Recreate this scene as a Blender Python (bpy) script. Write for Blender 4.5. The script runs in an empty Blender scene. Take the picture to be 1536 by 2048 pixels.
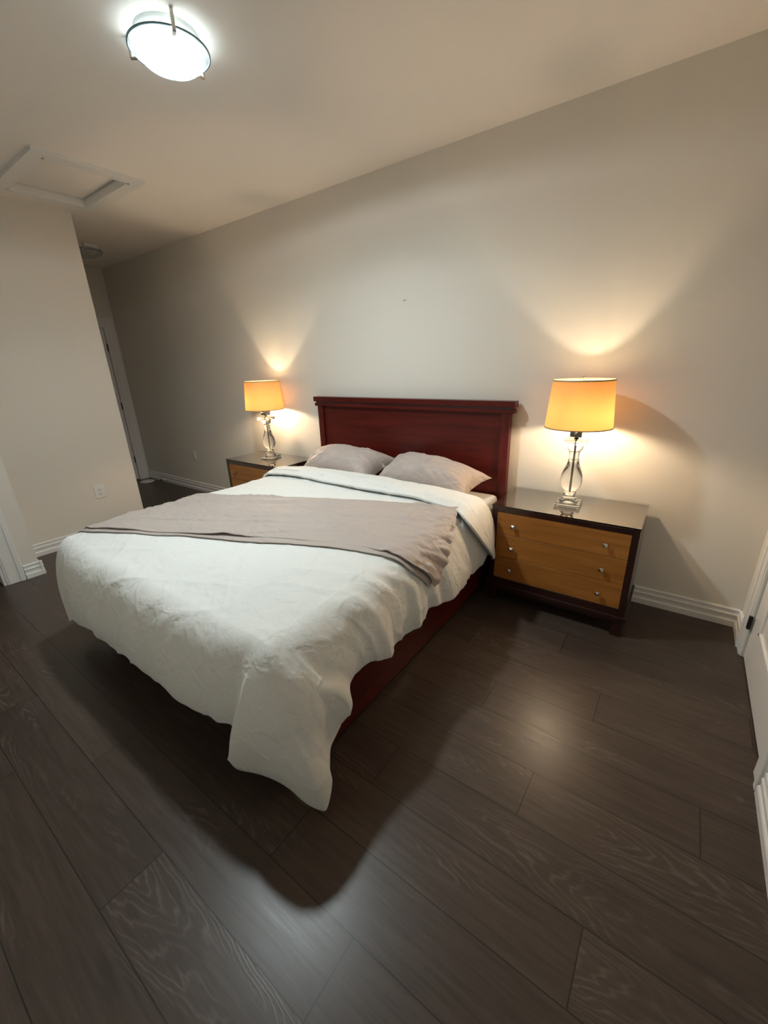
import bpy, bmesh, math, random
import numpy as np
from mathutils import Vector, Matrix

# ------------------------------------------------------------------ scene, camera, world, exposure
scn = bpy.context.scene
COL = scn.collection
scn.view_settings.view_transform = 'Standard'
scn.view_settings.look = 'None'
scn.view_settings.exposure = 0.92
scn.view_settings.gamma = 1.0
scn.view_settings.use_curve_mapping = False

CEIL_POWER = 28.0           # flux of the ceiling bulb
LAMP_POWER = 8.0           # flux of each bedside bulb
CEIL_COL = (0.96, 0.99, 1.0)
LAMP_COL = (1.0, 0.77, 0.52)

cam_d = bpy.data.cameras.new('camera')
cam_d.sensor_fit = 'HORIZONTAL'
cam_d.sensor_width = 36.0
cam_d.lens = 819.79 / 1536 * 36.0
cam_d.clip_start = 0.02
cam = bpy.data.objects.new('camera', cam_d)
COL.objects.link(cam)
_r = Vector((0.81344676, 0.58075584, -0.03204707))
_u = Vector((-0.17370072, 0.29514213, 0.93953136))
_f = Vector((-0.55509677, 0.75869215, -0.34096012))
_m = Matrix(((_r.x, _u.x, -_f.x), (_r.y, _u.y, -_f.y), (_r.z, _u.z, -_f.z)))
cam.matrix_world = Matrix.Translation((1.7926844, -2.77113086, 1.48560275)) @ _m.to_4x4()
scn.camera = cam

world = bpy.data.worlds.new('world')
scn.world = world
world.use_nodes = True
world.node_tree.nodes['Background'].inputs[0].default_value = (0.55, 0.6, 0.7, 1)
world.node_tree.nodes['Background'].inputs[1].default_value = 0.02

# ------------------------------------------------------------------ room measures
XR, XL, H = 2.252, -4.532, 2.722
XP, YP = -2.583, -0.992
XQ, YQ = -2.150, -2.018
YF = -3.15
HB = 0.118

# ------------------------------------------------------------------ materials
def new_mat(name):
    m = bpy.data.materials.new(name)
    m.use_nodes = True
    nt = m.node_tree
    return m, nt, nt.nodes['Principled BSDF']

def simple(name, col, rough=0.5, metal=0.0, spec=0.5, noise=0.0, nscale=20, bump=0.0, bscale=200, coat=0.0, sheen=0.0):
    m, nt, b = new_mat(name)
    b.inputs['Base Color'].default_value = (*col, 1)
    b.inputs['Roughness'].default_value = rough
    b.inputs['Metallic'].default_value = metal
    b.inputs['Specular IOR Level'].default_value = spec
    b.inputs['Coat Weight'].default_value = coat
    b.inputs['Sheen Weight'].default_value = sheen
    tc = nt.nodes.new('ShaderNodeTexCoord')
    if noise > 0:
        n = nt.nodes.new('ShaderNodeTexNoise'); n.inputs['Scale'].default_value = nscale
        n.inputs['Detail'].default_value = 4
        nt.links.new(tc.outputs['Object'], n.inputs['Vector'])
        mx = nt.nodes.new('ShaderNodeMixRGB'); mx.blend_type = 'MIX'
        mx.inputs[1].default_value = (*[c * (1 - noise) for c in col], 1)
        mx.inputs[2].default_value = (*[min(1, c * (1 + noise)) for c in col], 1)
        nt.links.new(n.outputs['Fac'], mx.inputs[0])
        nt.links.new(mx.outputs[0], b.inputs['Base Color'])
    if bump > 0:
        n2 = nt.nodes.new('ShaderNodeTexNoise'); n2.inputs['Scale'].default_value = bscale
        n2.inputs['Detail'].default_value = 3
        nt.links.new(tc.outputs['Object'], n2.inputs['Vector'])
        bp = nt.nodes.new('ShaderNodeBump'); bp.inputs['Strength'].default_value = bump
        bp.inputs['Distance'].default_value = 0.002
        nt.links.new(n2.outputs['Fac'], bp.inputs['Height'])
        nt.links.new(bp.outputs[0], b.inputs['Normal'])
    return m

def wood(name, c1, c2, rough=0.35, axis='X', scale=1.0, coat=0.0, spec=0.5):
    m, nt, b = new_mat(name)
    L = nt.links.new
    tc = nt.nodes.new('ShaderNodeTexCoord')
    mp = nt.nodes.new('ShaderNodeMapping')
    s = {'X': (1.2, 14, 14), 'Z': (14, 14, 1.2), 'Y': (14, 1.2, 14)}[axis]
    mp.inputs['Scale'].default_value = tuple(v * scale for v in s)
    L(tc.outputs['Object'], mp.inputs[0])
    n = nt.nodes.new('ShaderNodeTexNoise'); n.inputs['Scale'].default_value = 2.0
    n.inputs['Detail'].default_value = 8; n.inputs['Roughness'].default_value = 0.6
    L(mp.outputs[0], n.inputs['Vector'])
    cr = nt.nodes.new('ShaderNodeValToRGB')
    cr.color_ramp.elements[0].position = 0.35; cr.color_ramp.elements[0].color = (*c1, 1)
    cr.color_ramp.elements[1].position = 0.68; cr.color_ramp.elements[1].color = (*c2, 1)
    L(n.outputs['Fac'], cr.inputs[0]); L(cr.outputs[0], b.inputs['Base Color'])
    b.inputs['Roughness'].default_value = rough
    b.inputs['Coat Weight'].default_value = coat
    b.inputs['Specular IOR Level'].default_value = spec
    return m

def floor_material():
    m, nt, b = new_mat('laminate_planks')
    L = nt.links.new
    N = nt.nodes.new
    tc = N('ShaderNodeTexCoord')
    sp = N('ShaderNodeSeparateXYZ'); L(tc.outputs['Object'], sp.inputs[0])
    def math_(op, a, bb=None, c=None):
        n = N('ShaderNodeMath'); n.operation = op
        for i, v in enumerate((a, bb, c)):
            if v is None: continue
            if isinstance(v, (int, float)): n.inputs[i].default_value = v
            else: L(v, n.inputs[i])
        return n.outputs[0]
    W, LEN = 0.1905, 1.22
    row = math_('DIVIDE', math_('ADD', sp.outputs['Y'], 1.1655 + 0.1905 * 20), W)
    ri = math_('FLOOR', row); rf = math_('FRACT', row)
    jr = N('ShaderNodeValToRGB'); jr.color_ramp.interpolation = 'CONSTANT'
    rs = random.Random(5); offs = [rs.random() for _ in range(32)]
    for k_, v_ in ((20, .607), (19, .959), (18, .30), (17, .721), (16, .12), (15, .516), (14, .22), (13, .934)): offs[k_] = v_
    el = jr.color_ramp.elements
    el[0].position = 0.0; el[0].color = (offs[2],) * 3 + (1,); el[1].position = 2.75 / 32; el[1].color = (offs[3],) * 3 + (1,)
    for k_ in range(4, 31):
        e_ = el.new((k_ - 0.25) / 32); e_.color = (offs[k_],) * 3 + (1,)
    L(math_('DIVIDE', ri, 32.0), jr.inputs[0])
    sepc = N('ShaderNodeSeparateColor'); L(jr.outputs[0], sepc.inputs[0])
    xs = math_('DIVIDE', math_('ADD', sp.outputs['X'], math_('MULTIPLY', sepc.outputs[0], LEN)), LEN)
    xi = math_('FLOOR', xs); xf = math_('FRACT', xs)
    cb = N('ShaderNodeCombineXYZ'); L(xi, cb.inputs[0]); L(ri, cb.inputs[1])
    wn2 = N('ShaderNodeTexWhiteNoise'); wn2.noise_dimensions = '2D'; L(cb.outputs[0], wn2.inputs['Vector'])
    # board coordinates, shifted per board
    add = N('ShaderNodeVectorMath'); add.operation = 'MULTIPLY_ADD'
    L(wn2.outputs['Color'], add.inputs[0]); add.inputs[1].default_value = (17, 23, 31); L(tc.outputs['Object'], add.inputs[2])
    # fine streak grain
    mp = N('ShaderNodeMapping'); mp.inputs['Scale'].default_value = (2.2, 34, 1); L(add.outputs[0], mp.inputs[0])
    n1 = N('ShaderNodeTexNoise'); n1.inputs['Scale'].default_value = 2.0; n1.inputs['Detail'].default_value = 8
    n1.inputs['Roughness'].default_value = 0.65; L(mp.outputs[0], n1.inputs['Vector'])
    # cathedral figure: contour lines of a stretched noise
    mp2 = N('ShaderNodeMapping'); mp2.inputs['Scale'].default_value = (2.6, 11.0, 1); L(add.outputs[0], mp2.inputs[0])
    n2 = N('ShaderNodeTexNoise'); n2.inputs['Scale'].default_value = 1.0; n2.inputs['Detail'].default_value = 4
    n2.inputs['Roughness'].default_value = 0.5; L(mp2.outputs[0], n2.inputs['Vector'])
    vc = math_('SUBTRACT', rf, math_('ADD', 0.35, math_('MULTIPLY', wn2.outputs['Value'], 0.3)))
    sgn = math_('SUBTRACT', math_('MULTIPLY', math_('GREATER_THAN', wn2.outputs['Value'], 0.5), 2.0), 1.0)
    para = math_('MULTIPLY', math_('MULTIPLY', vc, vc), 3.2)
    tt = math_('ADD', math_('ADD', math_('MULTIPLY', math_('MULTIPLY', sp.outputs['X'], sgn), 1.9), para), math_('MULTIPLY', n2.outputs['Fac'], 1.35))
    rings = math_('PINGPONG', math_('MULTIPLY', tt, 12.0), 1.0)
    ringm = N('ShaderNodeMapRange'); ringm.inputs['From Min'].default_value = 0.55; ringm.inputs['From Max'].default_value = 1.0
    L(rings, ringm.inputs['Value'])
    # figure shows only in patches along the board centre
    n3 = N('ShaderNodeTexNoise'); n3.inputs['Scale'].default_value = 1.0; n3.inputs['Detail'].default_value = 1
    mp3 = N('ShaderNodeMapping'); mp3.inputs['Scale'].default_value = (2.0, 8.5, 1); L(add.outputs[0], mp3.inputs[0])
    L(mp3.outputs[0], n3.inputs['Vector'])
    pm = N('ShaderNodeMapRange'); pm.inputs['From Min'].default_value = 0.54; pm.inputs['From Max'].default_value = 0.68
    L(n3.outputs['Fac'], pm.inputs['Value'])
    fig = math_('MULTIPLY', math_('MULTIPLY', ringm.outputs[0], pm.outputs[0]),
                math_('ADD', math_('MULTIPLY', n1.outputs['Fac'], 1.2), -0.1))
    cr = N('ShaderNodeValToRGB')
    cr.color_ramp.elements[0].position = 0.3; cr.color_ramp.elements[0].color = (0.050, 0.0345, 0.0265, 1)
    cr.color_ramp.elements[1].position = 0.72; cr.color_ramp.elements[1].color = (0.084, 0.0585, 0.0455, 1)
    L(n1.outputs['Fac'], cr.inputs[0])
    mx = N('ShaderNodeMixRGB'); L(math_('MULTIPLY', fig, 0.46), mx.inputs[0])
    L(cr.outputs[0], mx.inputs[1]); mx.inputs[2].default_value = (0.24, 0.20, 0.165, 1)
    # board to board tone
    hsv = N('ShaderNodeHueSaturation'); L(mx.outputs[0], hsv.inputs['Color'])
    L(math_('ADD', math_('MULTIPLY', wn2.outputs['Value'], 0.24), 0.88), hsv.inputs['Value'])
    # joints
    def edge(fr, w):
        d = math_('MINIMUM', fr, math_('SUBTRACT', 1.0, fr))
        return math_('LESS_THAN', d, w)
    gr = math_('MAXIMUM', edge(rf, 0.009), edge(xf, 0.0014))
    mx2 = N('ShaderNodeMixRGB'); L(math_('MULTIPLY', gr, 0.85), mx2.inputs[0]); L(hsv.outputs[0], mx2.inputs[1])
    mx2.inputs[2].default_value = (0.016, 0.013, 0.011, 1)
    L(mx2.outputs[0], b.inputs['Base Color'])
    rr = math_('ADD', math_('MULTIPLY', n1.outputs['Fac'], 0.16), 0.25)
    L(rr, b.inputs['Roughness'])
    b.inputs['Specular IOR Level'].default_value = 0.36
    hgt = math_('SUBTRACT', math_('MULTIPLY', n1.outputs['Fac'], 0.25), gr)
    hgt = math_('ADD', hgt, math_('MULTIPLY', fig, 0.3))
    bp = N('ShaderNodeBump'); bp.inputs['Strength'].default_value = 0.35; bp.inputs['Distance'].default_value = 0.0012
    L(hgt, bp.inputs['Height']); L(bp.outputs[0], b.inputs['Normal'])
    return m

def fabric(name, col, wr=0.25, wscale=7.0, rough=0.85, stretch=(1, 1, 1), sheen=0.15, weave=0.15):
    m, nt, b = new_mat(name)
    L = nt.links.new; N = nt.nodes.new
    b.inputs['Base Color'].default_value = (*col, 1)
    b.inputs['Roughness'].default_value = rough
    b.inputs['Specular IOR Level'].default_value = 0.25
    b.inputs['Sheen Weight'].default_value = sheen
    tc = N('ShaderNodeTexCoord')
    mp = N('ShaderNodeMapping'); mp.inputs['Scale'].default_value = stretch; L(tc.outputs['Object'], mp.inputs[0])
    n = N('ShaderNodeTexNoise'); n.inputs['Scale'].default_value = wscale; n.inputs['Detail'].default_value = 5
    n.inputs['Roughness'].default_value = 0.5; n.inputs['Distortion'].default_value = 0.35
    L(mp.outputs[0], n.inputs['Vector'])
    # creases: ridged noise
    a = N('ShaderNodeMath'); a.operation = 'SUBTRACT'; L(n.outputs['Fac'], a.inputs[0]); a.inputs[1].default_value = 0.5
    ab = N('ShaderNodeMath'); ab.operation = 'ABSOLUTE'; L(a.outputs[0], ab.inputs[0])
    mr = N('ShaderNodeMapRange'); mr.inputs['From Min'].default_value = 0.0; mr.inputs['From Max'].default_value = 0.10
    mr.inputs['To Min'].default_value = 1.0; mr.inputs['To Max'].default_value = 0.0
    mr.interpolation_type = 'SMOOTHSTEP'; L(ab.outputs[0], mr.inputs['Value'])
    s = N('ShaderNodeMath'); s.operation = 'MULTIPLY_ADD'; L(mr.outputs[0], s.inputs[0]); s.inputs[1].default_value = 0.35
    L(n.outputs['Fac'], s.inputs[2])
    bp = N('ShaderNodeBump'); bp.inputs['Strength'].default_value = wr; bp.inputs['Distance'].default_value = 0.02
    L(s.outputs[0], bp.inputs['Height'])
    n2 = N('ShaderNodeTexNoise'); n2.inputs['Scale'].default_value = 420; L(tc.outputs['Object'], n2.inputs['Vector'])
    b2 = N('ShaderNodeBump'); b2.inputs['Strength'].default_value = weave; b2.inputs['Distance'].default_value = 0.001
    L(n2.outputs['Fac'], b2.inputs['Height']); L(bp.outputs[0], b2.inputs['Normal'])
    L(b2.outputs[0], b.inputs['Normal'])
    return m

def emission(name, col, strength):
    m = bpy.data.materials.new(name); m.use_nodes = True
    nt = m.node_tree; nt.nodes.clear()
    o = nt.nodes.new('ShaderNodeOutputMaterial'); e = nt.nodes.new('ShaderNodeEmission')
    e.inputs[0].default_value = (*col, 1); e.inputs[1].default_value = strength
    nt.links.new(e.outputs[0], o.inputs[0])
    return m

def shade_material():
    m = bpy.data.materials.new('lamp_shade_linen'); m.use_nodes = True
    nt = m.node_tree; nt.nodes.clear(); N = nt.nodes.new; L = nt.links.new
    o = N('ShaderNodeOutputMaterial'); d = N('ShaderNodeBsdfDiffuse'); t = N('ShaderNodeBsdfTranslucent'); mx = N('ShaderNodeMixShader')
    tc = N('ShaderNodeTexCoord'); n = N('ShaderNodeTexNoise'); n.inputs['Scale'].default_value = 60; n.inputs['Detail'].default_value = 4
    mp = N('ShaderNodeMapping'); mp.inputs['Scale'].default_value = (1, 1, 6)
    L(tc.outputs['Object'], mp.inputs[0]); L(mp.outputs[0], n.inputs['Vector'])
    cr = N('ShaderNodeValToRGB'); cr.color_ramp.elements[0].color = (0.31, 0.145, 0.042, 1); cr.color_ramp.elements[1].color = (0.35, 0.172, 0.052, 1)
    L(n.outputs['Fac'], cr.inputs[0]); L(cr.outputs[0], t.inputs[0])
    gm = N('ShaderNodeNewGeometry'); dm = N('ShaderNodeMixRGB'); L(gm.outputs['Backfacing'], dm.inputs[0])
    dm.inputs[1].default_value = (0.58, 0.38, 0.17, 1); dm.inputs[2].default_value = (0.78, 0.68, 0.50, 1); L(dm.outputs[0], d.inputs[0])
    mx.inputs[0].default_value = 0.30
    L(d.outputs[0], mx.inputs[1]); L(t.outputs[0], mx.inputs[2]); L(mx.outputs[0], o.inputs[0])
    return m

def dish_material(lit):
    m = bpy.data.materials.new('marbled_glass_lit' if lit else 'marbled_glass'); m.use_nodes = True
    nt = m.node_tree; nt.nodes.clear(); N = nt.nodes.new; L = nt.links.new
    o = N('ShaderNodeOutputMaterial'); t = N('ShaderNodeBsdfTranslucent'); p = N('ShaderNodeBsdfTransparent')
    g = N('ShaderNodeBsdfGlossy'); g.inputs['Roughness'].default_value = 0.12; g.inputs['Color'].default_value = (0.5, 0.55, 0.56, 1)
    m1 = N('ShaderNodeMixShader'); m2 = N('ShaderNodeMixShader')
    tc = N('ShaderNodeTexCoord'); n = N('ShaderNodeTexNoise'); n.inputs['Scale'].default_value = 9; n.inputs['Detail'].default_value = 5
    n.inputs['Distortion'].default_value = 2.5
    L(tc.outputs['Object'], n.inputs['Vector'])
    mr = N('ShaderNodeMapRange'); mr.inputs['From Min'].default_value = .35; mr.inputs['From Max'].default_value = .65
    mr.inputs['To Min'].default_value = 0.55 if lit else 0.15; mr.inputs['To Max'].default_value = 0.93 if lit else 0.4
    L(n.outputs['Fac'], mr.inputs['Value']); L(mr.outputs[0], m1.inputs[0])
    t.inputs[0].default_value = (0.030, 0.038, 0.042, 1) if lit else (0.80, 0.80, 0.77, 1); p.inputs[0].default_value = (0.86, 0.96, 0.98, 1)
    L(t.outputs[0], m1.inputs[1]); L(p.outputs[0], m1.inputs[2])
    m2.inputs[0].default_value = 0.05 if lit else 0.12
    L(m1.outputs[0], m2.inputs[1]); L(g.outputs[0], m2.inputs[2])
    L(m2.outputs[0], o.inputs[0])
    return m

def glass_material(name, col, rough=0.0, ior=1.49):
    m, nt, b = new_mat(name)
    b.inputs['Base Color'].default_value = (*col, 1)
    b.inputs['Roughness'].default_value = rough
    b.inputs['Transmission Weight'].default_value = 1.0
    b.inputs['IOR'].default_value = ior
    return m

M = {}
M['wall'] = simple('wall_paint', (0.77, 0.725, 0.65), 0.75, spec=0.25, noise=0.012, nscale=3, bump=0.12, bscale=260)
M['ceil'] = simple('ceiling_paint', (0.85, 0.80, 0.74), 0.9, spec=0.15, noise=0.012, nscale=4, bump=0.2, bscale=180)
M['trim'] = simple('trim_paint', (0.82, 0.80, 0.77), 0.38, spec=0.5, noise=0.01, nscale=8)
M['floor'] = floor_material()
M['cherry'] = wood('cherry_veneer', (0.062, 0.0050, 0.0034), (0.112, 0.0105, 0.0065), 0.30, 'X', 0.8, spec=0.3)
M['cherry_v'] = wood('cherry_veneer_upright', (0.062, 0.0050, 0.0034), (0.112, 0.0105, 0.0065), 0.28, 'Z', 0.8, spec=0.3)
M['mahog'] = wood('dark_mahogany', (0.020, 0.0052, 0.0040), (0.040, 0.0100, 0.0075), 0.22, 'X', 1.0, coat=0.4)
M['mahog_lamplit'] = wood('mahogany_lamplit', (0.060, 0.026, 0.018), (0.090, 0.040, 0.029), 0.25, 'X', 1.0, coat=0.6)  # lit copy of the mahogany: lamp glow painted in as lighter, redder colour
M['maple'] = wood('honey_maple', (0.34, 0.125, 0.022), (0.50, 0.20, 0.042), 0.35, 'X', 0.9)
M['tableglass'] = glass_material('table_glass', (0.975, 0.99, 0.98), 0.0, 1.52)
M['crystal'] = glass_material('crystal', (0.985, 0.99, 0.985), 0.0, 1.49)
M['chrome'] = simple('chrome', (0.62, 0.60, 0.57), 0.18, metal=1.0)
M['dark_chrome'] = simple('dark_chrome', (0.22, 0.20, 0.18), 0.12, metal=1.0)
M['rod'] = simple('lamp_rod_metal', (0.42, 0.39, 0.36), 0.25, metal=1.0)
M['nickel'] = simple('brushed_nickel', (0.68, 0.65, 0.60), 0.25, metal=1.0)
M['black'] = simple('black_metal', (0.012, 0.011, 0.010), 0.35, metal=0.4)
M['dark'] = simple('dark_gap', (0.01, 0.009, 0.008), 0.9)
M['white_pl'] = simple('white_plastic', (0.80, 0.79, 0.76), 0.35)
M['duvet'] = fabric('white_cotton_duvet', (0.79, 0.785, 0.75), 0.30, 6.5, 0.85)
M['sheet'] = fabric('white_sheet', (0.80, 0.775, 0.75), 0.15, 9, 0.7)
M['taupe'] = fabric('taupe_satin_cotton', (0.49, 0.405, 0.365), 0.36, 8, 0.48, sheen=0.3, weave=0.06)
M['taupe_throw'] = fabric('taupe_cotton_throw', (0.49, 0.41, 0.368), 0.42, 5.5, 0.55, stretch=(0.8, 2.2, 1), sheen=0.3, weave=0.08)
M['shade'] = shade_material()
M['shade_trim'] = simple('shade_binding', (0.36, 0.29, 0.17), 0.8)
M['foundation'] = simple('foundation_cloth', (0.05, 0.045, 0.04), 0.9)

# ------------------------------------------------------------------ mesh helpers
def link(name, me, parent=None):
    o = bpy.data.objects.new(name, me); COL.objects.link(o)
    if parent is not None: o.parent = parent
    return o

def tag(o, label, cat, group=None, kind=None):
    o['label'] = label; o['category'] = cat
    if group: o['group'] = group
    if kind: o['kind'] = kind
    return o

def empty(name, loc, label, cat, group=None, kind=None, rz=0):
    o = bpy.data.objects.new(name, None); COL.objects.link(o)
    o.location = loc; o.rotation_euler = (0, 0, rz); o.empty_display_size = 0.1
    return tag(o, label, cat, group, kind)

def box(bm, x0, x1, y0, y1, z0, z1, bev=0.0, seg=2):
    vs = [bm.verts.new((x, y, z)) for x in (x0, x1) for y in (y0, y1) for z in (z0, z1)]
    q = [(0, 1, 3, 2), (4, 6, 7, 5), (0, 4, 5, 1), (2, 3, 7, 6), (0, 2, 6, 4), (1, 5, 7, 3)]
    fs = [bm.faces.new([vs[i] for i in f]) for f in q]
    if bev > 0:
        es = list({e for f in fs for e in f.edges})
        bmesh.ops.bevel(bm, geom=es, offset=bev, segments=seg, affect='EDGES', profile=0.5)

def lathe(bm, prof, seg=48, cx=0, cy=0, close=False, a0=0.0):
    rings = []
    for r, z in prof:
        if r < 1e-6:
            rings.append([bm.verts.new((cx, cy, z))])
        else:
            rings.append([bm.verts.new((cx + r * math.cos(a0 + 2 * math.pi * i / seg), cy + r * math.sin(a0 + 2 * math.pi * i / seg), z)) for i in range(seg)])
    pairs = list(zip(rings[:-1], rings[1:]))
    if close: pairs.append((rings[-1], rings[0]))
    for a, b in pairs:
        if len(a) == 1 and len(b) == 1: continue
        for i in range(seg):
            j = (i + 1) % seg
            if len(a) == 1: bm.faces.new((a[0], b[j], b[i]))
            elif len(b) == 1: bm.faces.new((a[i], a[j], b[0]))
            else: bm.faces.new((a[i], a[j], b[j], b[i]))

def tube(bm, pts, rad, seg=10):
    pts = [Vector(p) for p in pts]
    rings = []
    ref = Vector((0, 0, 1))
    for i, p in enumerate(pts):
        d = (pts[min(i + 1, len(pts) - 1)] - pts[max(i - 1, 0)]).normalized()
        rr = ref if abs(d.dot(ref)) < 0.95 else Vector((1, 0, 0))
        a = d.cross(rr).normalized(); b = d.cross(a).normalized()
        rings.append([bm.verts.new(p + rad * (math.cos(2 * math.pi * k / seg) * a + math.sin(2 * math.pi * k / seg) * b)) for k in range(seg)])
    for a, b in zip(rings[:-1], rings[1:]):
        for k in range(seg):
            j = (k + 1) % seg
            bm.faces.new((a[k], a[j], b[j], b[k]))
    bm.faces.new(rings[0][::-1]); bm.faces.new(rings[-1])

def prism(bm, prof, path_a, path_b, outdir):
    """extrude a (depth,z) profile from point a to b; depth grows along outdir"""
    a = Vector(path_a); b = Vector(path_b); o = Vector(outdir)
    ra = [bm.verts.new(a + o * d + Vector((0, 0, z))) for d, z in prof]
    rb = [bm.verts.new(b + o * d + Vector((0, 0, z))) for d, z in prof]
    n = len(prof)
    for i in range(n):
        j = (i + 1) % n
        bm.faces.new((ra[i], ra[j], rb[j], rb[i]))
    bm.faces.new(ra[::-1]); bm.faces.new(rb)

def done(name, bm, mat, parent=None, smooth=False, angle=None, recalc=True):
    if recalc: bmesh.ops.recalc_face_normals(bm, faces=bm.faces)
    me = bpy.data.meshes.new(name); bm.to_mesh(me); bm.free()
    mats = mat if isinstance(mat, (list, tuple)) else [mat]
    for m in mats: me.materials.append(m)
    if smooth:
        for p in me.polygons: p.use_smooth = True
        if angle: me.set_sharp_from_angle(angle=math.radians(angle))
    return link(name, me, parent)

def structure(name, bm, mat, label, cat, parent=None, **k):
    o = done(name, bm, mat, parent, **k)
    if parent is None: tag(o, label, cat, kind='structure')
    return o

def grid_mesh(name, P, mat, parent=None, smooth=True, close_u=False):
    """P: (n,m,3) array"""
    n, m = P.shape[:2]
    idx = np.arange(n * m).reshape(n, m)
    f = np.stack([idx[:-1, :-1], idx[1:, :-1], idx[1:, 1:], idx[:-1, 1:]], -1).reshape(-1, 4)
    me = bpy.data.meshes.new(name)
    me.from_pydata(P.reshape(-1, 3).tolist(), [], f.tolist())
    me.materials.append(mat)
    if smooth:
        me.polygons.foreach_set('use_smooth', [True] * len(me.polygons))
    me.update()
    return link(name, me, parent)

# value noise in numpy
_rng = np.random.RandomState(7)
_tab = _rng.rand(64, 64)
def vnoise(x, y, seed=0):
    x = np.asarray(x, float) + seed * 7.31 + 100; y = np.asarray(y, float) + seed * 3.77 + 100
    xi = np.floor(x).astype(int); yi = np.floor(y).astype(int)
    fx = x - xi; fy = y - yi
    fx = fx * fx * fx * (fx * (6 * fx - 15) + 10); fy = fy * fy * fy * (fy * (6 * fy - 15) + 10)
    t = lambda a, b: _tab[a % 64, b % 64]
    return ((t(xi, yi) * (1 - fx) + t(xi + 1, yi) * fx) * (1 - fy) + (t(xi, yi + 1) * (1 - fx) + t(xi + 1, yi + 1) * fx) * fy) * 2 - 1
def fbm(x, y, seed=0, o=3):
    s = 0; a = 1.0
    for i in range(o):
        s = s + a * vnoise(x * 2 ** i, y * 2 ** i, seed + i * 11); a *= 0.5
    return s
def ridge(x, y, seed=0):
    return 1 - np.clip(np.abs(vnoise(x, y, seed)) * 2.2, 0, 1)
def smooth01(t):
    t = np.clip(t, 0, 1); return t * t * (3 - 2 * t)

# ------------------------------------------------------------------ room shell
bm = bmesh.new(); box(bm, XL - 0.3, XR + 0.3, YF - 0.2, 0.2, -0.12, 0.0)
structure('floor', bm, M['floor'], 'dark grey-brown wood plank laminate floor', 'floor')
HX0, HX1, HY0, HY1 = -2.300, -1.585, -1.480, -0.985     # hatch opening
bm = bmesh.new()
for (a, b, c, d) in ((XL - .3, HX0, YF - .2, .2), (HX1, XR + .3, YF - .2, .2), (HX0, HX1, YF - .2, HY0), (HX0, HX1, HY1, .2)):
    box(bm, a, b, c, d, H, H + 0.12)
structure('ceiling', bm, M['ceil'], 'pale flat painted ceiling above the bed', 'ceiling')
bm = bmesh.new(); box(bm, XL - 0.3, XR + 0.3, 0.0, 0.15, -0.1, H + 0.1)
structure('wall_back', bm, M['wall'], 'long pale wall behind the headboard and both lamps', 'wall')
DY0, DY1 = -1.075, -0.305    # door opening in the right wall
DZ = 2.03
bm = bmesh.new()
box(bm, XR, XR + 0.12, DY1, 0.15, -0.1, H + 0.1)
box(bm, XR, XR + 0.12, YF - 0.2, DY0, -0.1, H + 0.1)
box(bm, XR, XR + 0.12, DY0, DY1, DZ, H + 0.1)
structure('wall_right', bm, M['wall'], 'short pale wall at the right edge holding the white panelled door', 'wall')
bm = bmesh.new(); box(bm, XL - 0.3, XR + 0.3, YF - 0.15, YF, -0.1, H + 0.1)
structure('wall_front', bm, M['wall'], 'pale wall facing the foot of the bed', 'wall')
# left: partition block with the hallway end beyond it
bm = bmesh.new()
box(bm, XL - 0.3, XP, YQ - 0.0, YP, -0.1, H + 0.1)
structure('wall_left', bm, M['wall'], 'pale partition wall left of the bed with an outlet low down', 'wall')
bm = bmesh.new()
OY0, OY1 = -2.99, -2.235      # opening at the near left
box(bm, XQ - 0.13, XQ, OY1, YQ, -0.1, H + 0.1)
box(bm, XL - 0.3, XQ - 0.13, OY1, YQ - 0.001, -0.1, H + 0.1)
box(bm, XQ - 0.13, XQ, YF - 0.1, OY0, -0.1, H + 0.1)
box(bm, XQ - 0.13, XQ, OY0, OY1, 2.05, H + 0.1)
structure('wall_left_near', bm, M['wall'], 'nearer jog of wall at the left picture edge beside the door casing', 'wall')
bm = bmesh.new()
LDY0, LDY1 = -0.93, -0.145
box(bm, XL - 0.15, XL, YQ, LDY0, -0.1, H + 0.1)
box(bm, XL - 0.15, XL, LDY1, 0.15, -0.1, H + 0.1)
box(bm, XL - 0.15, XL, LDY0, LDY1, 2.035, H + 0.1)
structure('wall_hall', bm, M['wall'], 'narrow wall at the far left end of the hallway around its door', 'wall')
bm = bmesh.new(); box(bm, XL - 0.3, XL - 0.28, YF, YQ, -0.1, H + 0.1)
structure('wall_closet', bm, M['wall'], 'dim wall inside the room behind the left door opening', 'wall')

# baseboards
BPROF = [(0, 0), (0.019, 0), (0.019, 0.036), (0.0165, 0.042), (0.0125, 0.046), (0.0125, 0.068), (0.0155, 0.074), (0.0155, 0.080),
         (0.0105, 0.086), (0.0085, 0.100), (0.0115, 0.106), (0.0115, 0.112), (0.006, HB), (0, HB)]
BPROF = [(d * 1.15, z * 0.93) for d, z in BPROF]
bm = bmesh.new(); prism(bm, BPROF, (XL, 0, 0), (XR, 0, 0), (0, -1, 0))
structure('baseboard_back', bm, M['trim'], 'white stepped baseboard along the wall behind the bed', 'baseboard')
bm = bmesh.new(); prism(bm, BPROF, (XR, 0, 0), (XR, -0.195, 0), (-1, 0, 0))
prism(bm, BPROF, (XR, DY0 - 0.11, 0), (XR, YF, 0), (-1, 0, 0))
structure('baseboard_right', bm, M['trim'], 'white stepped baseboard on the right wall either side of the door', 'baseboard')
bm = bmesh.new(); prism(bm, BPROF, (XP, YP, 0), (XP, YQ, 0), (1, 0, 0))
prism(bm, BPROF, (XL, YP, 0), (XP + 0.0, YP, 0), (0, 1, 0))
structure('baseboard_left', bm, M['trim'], 'white stepped baseboard under the outlet on the left partition', 'baseboard')
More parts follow.
